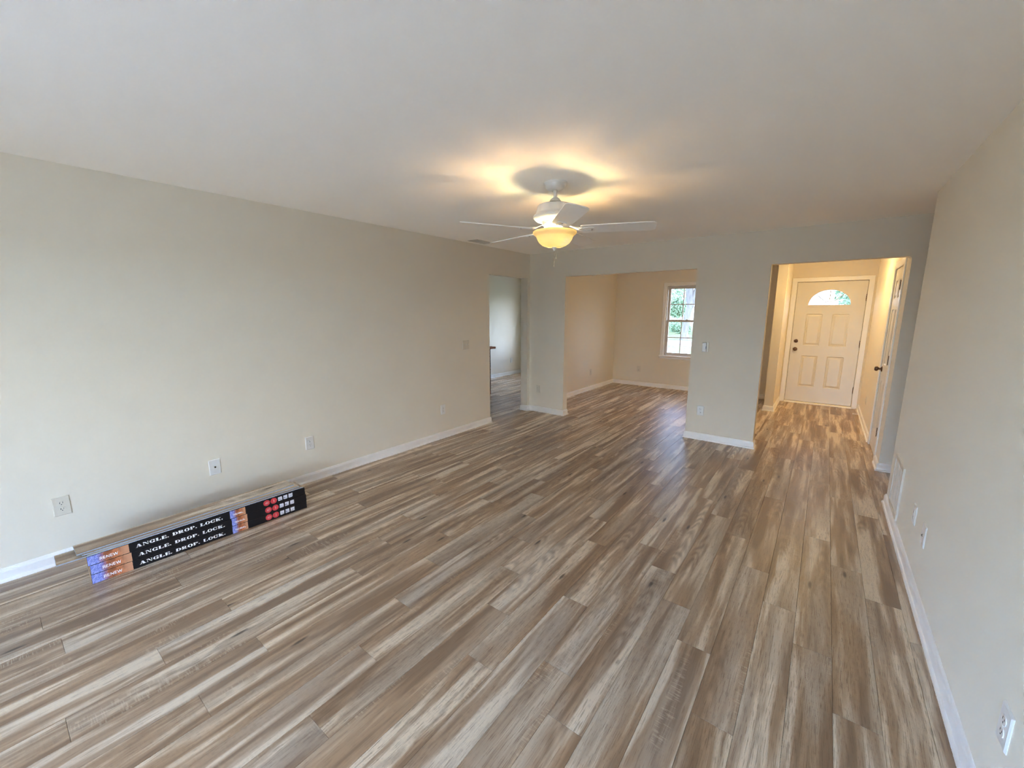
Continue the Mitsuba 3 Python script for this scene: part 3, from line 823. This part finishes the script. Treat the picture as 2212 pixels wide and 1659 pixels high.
def carton(i, shift, into, label):
    o = CA + CD * shift - CN * into + np.array([0, 0, CH * i])

    def on(mesh, s=0.0, z=0.0, lift=0.0):
        return frame_map(mesh, o + CD * s + np.array([0, 0, z]) + CN * lift, CD, (0, 0, 1), CN)

    t = thing('flooring_carton', label, 'carton', 'stacked flooring cartons')
    body = cbx(0, 0.0004, -CDp, CL, CH - 0.0004, 0, 0.0018)
    put('box', on(body), 'carton_black', t)
    fm = bx(-0.0006, 0.003, -CDp + 0.003, 0.0, CH - 0.003, -0.003)
    for fm in (fm, bx(CL, 0.003, -CDp + 0.003, CL + 0.0006, CH - 0.003, -0.003)):
        put('end_flap', on(fm), 'carton_brown', t)
    for nm, s0, s1 in (('picture_panel', 0.001, 0.180), ('picture_panel', 0.713, 0.811)):
        m = bx(s0, 0.0012, 0, s1, CH - 0.0012, 0.0004)
        uv = np.stack([(m.vertices[:, 0] - s0) / (s1 - s0), m.vertices[:, 1]], 1)
        put(nm, on(m), 'print_picture', t, uv=uv)
    put('brand_lettering', on(name_mesh, 0.049, 0.0165, 0.0004), 'print_white', t)
    put('slogan_lettering', on(ext(unary_union(LOGO).buffer(0), 0.0003), 0.2105, 0.0175), 'print_white', t)
    for k, (a, b, z) in enumerate(((0.728, 0.790, 0.026), (0.732, 0.796, 0.0195))):
        put('caption_line', on(bx(a, z, 0.0004, b, z + 0.0035, 0.0007)), 'print_white', t)
    for cx_, tx, tw in ((0.953, '40', 0.022), (1.0025, '3', 0.010)):
        g = put('badge', on(ext(affinity.translate(Polygon([(0.0225 * math.cos(q) * (1 + 0.05 * (j_ % 2)), 0.0225 * math.sin(q) * (1 + 0.05 * (j_ % 2))) for j_, q in enumerate(np.linspace(0, 2 * math.pi, 33)[:-1])]), cx_, 0.0315), 0.0004)), 'print_red', t)
        put('badge_number', on(flat_text(tx, 0.018, tw), cx_, 0.0315, 0.0004), 'print_pink', g)
    for j_, cx_ in enumerate((1.048, 1.0865, 1.125)):
        g = put('icon', on(bx(cx_ - 0.0145, 0.017, 0, cx_ + 0.0145, 0.048, 0.0004)), 'print_icon', t)
        q = np.linspace(-0.011, 0.011, 12)
        ln = LineString([(cx_ + a, 0.0265 + 0.004 * (j_ - 1) * math.sin(a * 260) - 0.002 * (j_ % 2)) for a in q]).buffer(0.0011)
        if j_ == 1:
            ln = unary_union([ln, Polygon([(cx_ - 0.011, 0.024), (cx_ - 0.002, 0.026), (cx_ - 0.004, 0.035), (cx_ - 0.011, 0.036)])])
        put('icon_mark', on(ext(ln, 0.0003), 0, 0, 0.0004), 'print_grey', g)
    return t


carton(0, 0.000, 0.000, 'black printed flooring carton at the bottom of the stack by the left wall')
carton(1, 0.002, 0.001, 'black printed flooring carton in the middle of the stack by the left wall')
carton(2, -0.004, 0.003, 'black printed flooring carton at the top of the stack by the left wall')


def loose(idx, x0, y0, z, ang, label, w=0.150, L=PL):
    m, uv = plank_mesh(0, w, 0, L, 900 + idx, z1=z + 0.0068, g=0)
    c, s = math.cos(ang), math.sin(ang)
    v = m.vertices.copy()
    m.vertices = np.stack([x0 + v[:, 0] * c + v[:, 1] * s, y0 - v[:, 0] * s + v[:, 1] * c, v[:, 2]], 1)
    up = (m.vertices[:, 2] > z + 0.0067)
    fsel = up[m.faces].all(1)
    t = thing('loose_plank', label, 'floor plank', 'loose planks on the cartons')
    put('top_layer', trimesh.Trimesh(m.vertices, m.faces[fsel], process=False), 'wood_floor', t, uv=uv)
    put('core', trimesh.Trimesh(m.vertices, m.faces[~fsel], process=False), 'plank_core', t, label='grey edge of the plank')


ZT = 3 * CH
a0 = math.atan2(CD[0], CD[1])
loose(0, 0.298, 0.104, ZT + 0.0002, a0 * 0.8, 'lowest loose wood plank, its left end sticking out past the cartons')
loose(1, 0.315, 0.226, ZT + 0.0072, a0 * 0.9, 'second loose wood plank, its right end showing furthest over the cartons')
loose(2, 0.300, 0.205, ZT + 0.0142, a0 * 0.75, 'third loose wood plank, just under the topmost one')
loose(3, 0.286, 0.182, ZT + 0.0212, 0.000, 'topmost loose wood plank lying on the carton stack')

# ------------------------------------------------------------------ kitchen peninsula
kp = thing('kitchen_counter', 'dark wood kitchen counter end with a reddish top, glimpsed through the doorway', 'counter')
put('cabinet', cbx(-1.95, 4.30, 0.0, -1.335, 5.945, 0.885, 0.003), 'dark_wood', kp)
put('counter_top', cbx(-2.00, 4.25, 0.885, -1.262, 6.020, 0.921, 0.006), 'cherry_wood', kp)
put('base_trim', sweep([(-1.335, 4.30), (-1.335, 5.945), (-1.95, 5.945)][::-1], [(0, 0), (0.018, 0), (0.018, 0.06), (0.010, 0.075), (0, 0.075)]), 'cherry_wood', kp)

# ------------------------------------------------------------------ outside
GZ = -0.30


def ground(x0, y0, x1, y1, z, n=1):
    return bx(x0, y0, z - 0.1, x1, y1, z)


k = put('lawn', trimesh.util.concatenate([ground(-90, YF + 0.16, 90, 24.5, GZ), ground(-90, 28.5, 90, 140, GZ), ground(-90, -90, 90, REAR - 0.15, GZ)]), 'grass')
tag(k, 'bright green lawn outside the dining window', 'lawn', kind='structure')
k = put('road', ground(-90, 24.5, 90, 28.5, GZ + 0.01), 'asphalt')
tag(k, 'pale street strip across the lawn outside', 'road', kind='structure')
k = put('porch_floor', bx(-2.7, YF + 0.15, GZ - 0.05, 6.1, 10.15, -0.10), 'asphalt')
tag(k, 'grey porch floor outside the front door', 'porch', kind='structure')
k = put('patio', bx(-1.5, -7.0, GZ - 0.02, 7.5, REAR - 0.15, GZ + 0.10), 'concrete')
tag(k, 'pale concrete patio outside the sliding door behind the viewer', 'patio', kind='structure')
pr = thing('porch_railing', 'white porch railing with square balusters outside the dining window', 'railing')
for a, b in ((-2.6, 3.0),):
    put('top_rail', cbx(a, 9.965, 0.792, b, 10.035, 0.838, 0.006), 'rail_white', pr)
    put('bottom_rail', cbx(a, 9.975, 0.02, b, 10.025, 0.075, 0.004), 'rail_white', pr)
    x = a + 0.07
    while x < b - 0.05:
        put('baluster', cbx(x - 0.019, 9.981, 0.075, x + 0.019, 10.019, 0.792, 0.003), 'rail_white', pr)
        x += 0.125
    for px in (a, b):
        put('post', cbx(px - 0.05, 9.95, -0.10, px + 0.05, 10.05, 0.93, 0.006), 'rail_white', pr)


def leaves(c, r, n, size, seed, shell=0.55):
    g = np.random.default_rng(seed)
    d = g.normal(size=(n, 3))
    d /= np.linalg.norm(d, axis=1, keepdims=True)
    rad = (shell + (1 - shell) * g.random((n, 1))) * (0.75 + 0.5 * meshkit.fbm(d * 2.2, 3, seed)[:, None])
    p = np.asarray(c) + d * rad * np.asarray(r)
    a = g.normal(size=(n, 3))
    a /= np.linalg.norm(a, axis=1, keepdims=True)
    b = np.cross(a, g.normal(size=(n, 3)))
    b /= np.linalg.norm(b, axis=1, keepdims=True)
    s = size * (0.6 + 0.8 * g.random((n, 1)))
    v = np.stack([p - a * s, p - b * s * 0.45, p + a * s, p + b * s * 0.45], 1).reshape(-1, 3)
    i = np.arange(n)[:, None] * 4
    return trimesh.Trimesh(v, np.vstack([np.hstack([i, i + 1, i + 2]), np.hstack([i, i + 2, i + 3])]), process=False)


def limb(pts, radii, n=12):
    pts = np.asarray(pts, float)
    ms = []
    for k_ in range(len(pts) - 1):
        ms.append(trimesh.convex.convex_hull(np.vstack([trimesh.creation.icosphere(1, radii[q]).vertices + pts[q] for q in (k_, k_ + 1)])))
    return trimesh.util.concatenate(ms)


def tree(name, label, base, trunk, blobs, leaf_n, size, seed, group=None):
    t = thing(name, label, 'tree', group)
    for pts, radii in trunk:
        put('trunk' if pts is trunk[0][0] else 'branch', limb(np.asarray(base) + np.asarray(pts), radii), 'bark', t)
    ms = [leaves(np.asarray(base) + np.asarray(c), r, leaf_n, size, seed + 31 * q) for q, (c, r) in enumerate(blobs)]
    put('crown', trimesh.util.concatenate(ms), 'leaf', t)


tree('oak_tree', 'large grey trunk with drooping leaves beyond the street, right in the dining window', (-3.80, 29.0, GZ),
     [([(0, 0, 0), (0.02, 0, 0.5), (0.1, 0, 1.6), (0.25, 0, 2.4)], (0.33, 0.23, 0.21, 0.24)), ([(0.25, 0, 2.3), (0.1, 0, 3.6), (-0.1, 0, 5.5)], (0.24, 0.25, 0.2)), ([(0.25, 0, 2.3), (0.9, 0.3, 4.4), (1.2, 0.4, 6)], (0.2, 0.17, 0.13))],
     [((-0.4, 0, 6.6), (3.4, 3.2, 2.2)), ((1.2, -0.5, 5.2), (1.3, 1.2, 1.2)), ((-1.6, -0.8, 4.6), (1.0, 1.0, 0.7))], 2600, 0.12, 11)
tree('maple_tree', 'leafy green tree in the left panes of the dining window', (-7.3, 36.0, GZ),
     [([(0, 0, 0), (0.1, 0, 1.3), (0, 0, 3.0)], (0.2, 0.15, 0.12))], [((0.1, 0, 3.4), (1.5, 1.5, 2.0)), ((1.1, -0.6, 2.2), (0.8, 0.8, 0.8))], 2600, 0.10, 23)
tree('garden_tree', 'dense blue green tree behind the right half of the door fan window', (5.35, 25.0, GZ),
     [([(0, 0, 0), (0, 0, 1.2), (0, 0, 3.0)], (0.16, 0.14, 0.1))], [((0, 0, 3.0), (1.6, 1.5, 2.2))], 5200, 0.10, 37)


def shrub(label, c, r, seed):
    t = thing('shrub', label, 'shrub')
    put('foliage', leaves(c, r, 1800, 0.09, seed, 0.3), 'leaf', t)


shrub('round green shrub on the lawn, low in the left panes of the dining window', (-7.6, 41.0, GZ + 0.55), (1.1, 0.9, 0.75), 5)
shrub('smaller green shrub on the lawn beside the tree trunk outside', (-6.3, 38.0, GZ + 0.40), (0.7, 0.6, 0.5), 6)


def house(label, x0, x1, y, z1, wins, ridge):
    t = thing('house', label, 'house')
    put('facade', bx(x0, y, GZ, x1, y + 9, z1), 'siding_white', t)
    z = GZ + 0.2
    r = put('roof', hull([(x0 - 0.4, y - 0.4, z1), (x1 + 0.4, y - 0.4, z1), (x0 - 0.4, y + 9.4, z1), (x1 + 0.4, y + 9.4, z1), (x0 - 0.4, y + 4.5, z1 + ridge), (x1 + 0.4, y + 4.5, z1 + ridge)]), 'roof_grey', t)
    for a, b, c, d in wins:
        w = put('window', rect_ring(a - 0.08, b - 0.08, c + 0.08, d + 0.08, 0.08, y - 0.06, y), 'rail_white', t)
        m = (a + c) / 2
        put('pane', bx(a, y - 0.03, b, m - 0.03, y - 0.005, d), 'house_glass', w)
        put('pane', bx(m + 0.03, y - 0.03, b, c, y - 0.005, d), 'house_glass', w)


house('white two storey house across the street with paired blue windows', -18.5, -8.0, 75.0, 6.2, [(-16.05, 3.25, -15.25, 4.1), (-16.05, 0.9, -15.25, 1.75), (-13.0, 3.25, -12.2, 4.1), (-13.0, 0.9, -12.2, 1.75)], 2.2)
house('white house filling the left half of the door fan window', -2.6, 3.66, 40.0, 5.6, [(-1.5, 0.8, -0.5, 2.0)], 2.0)
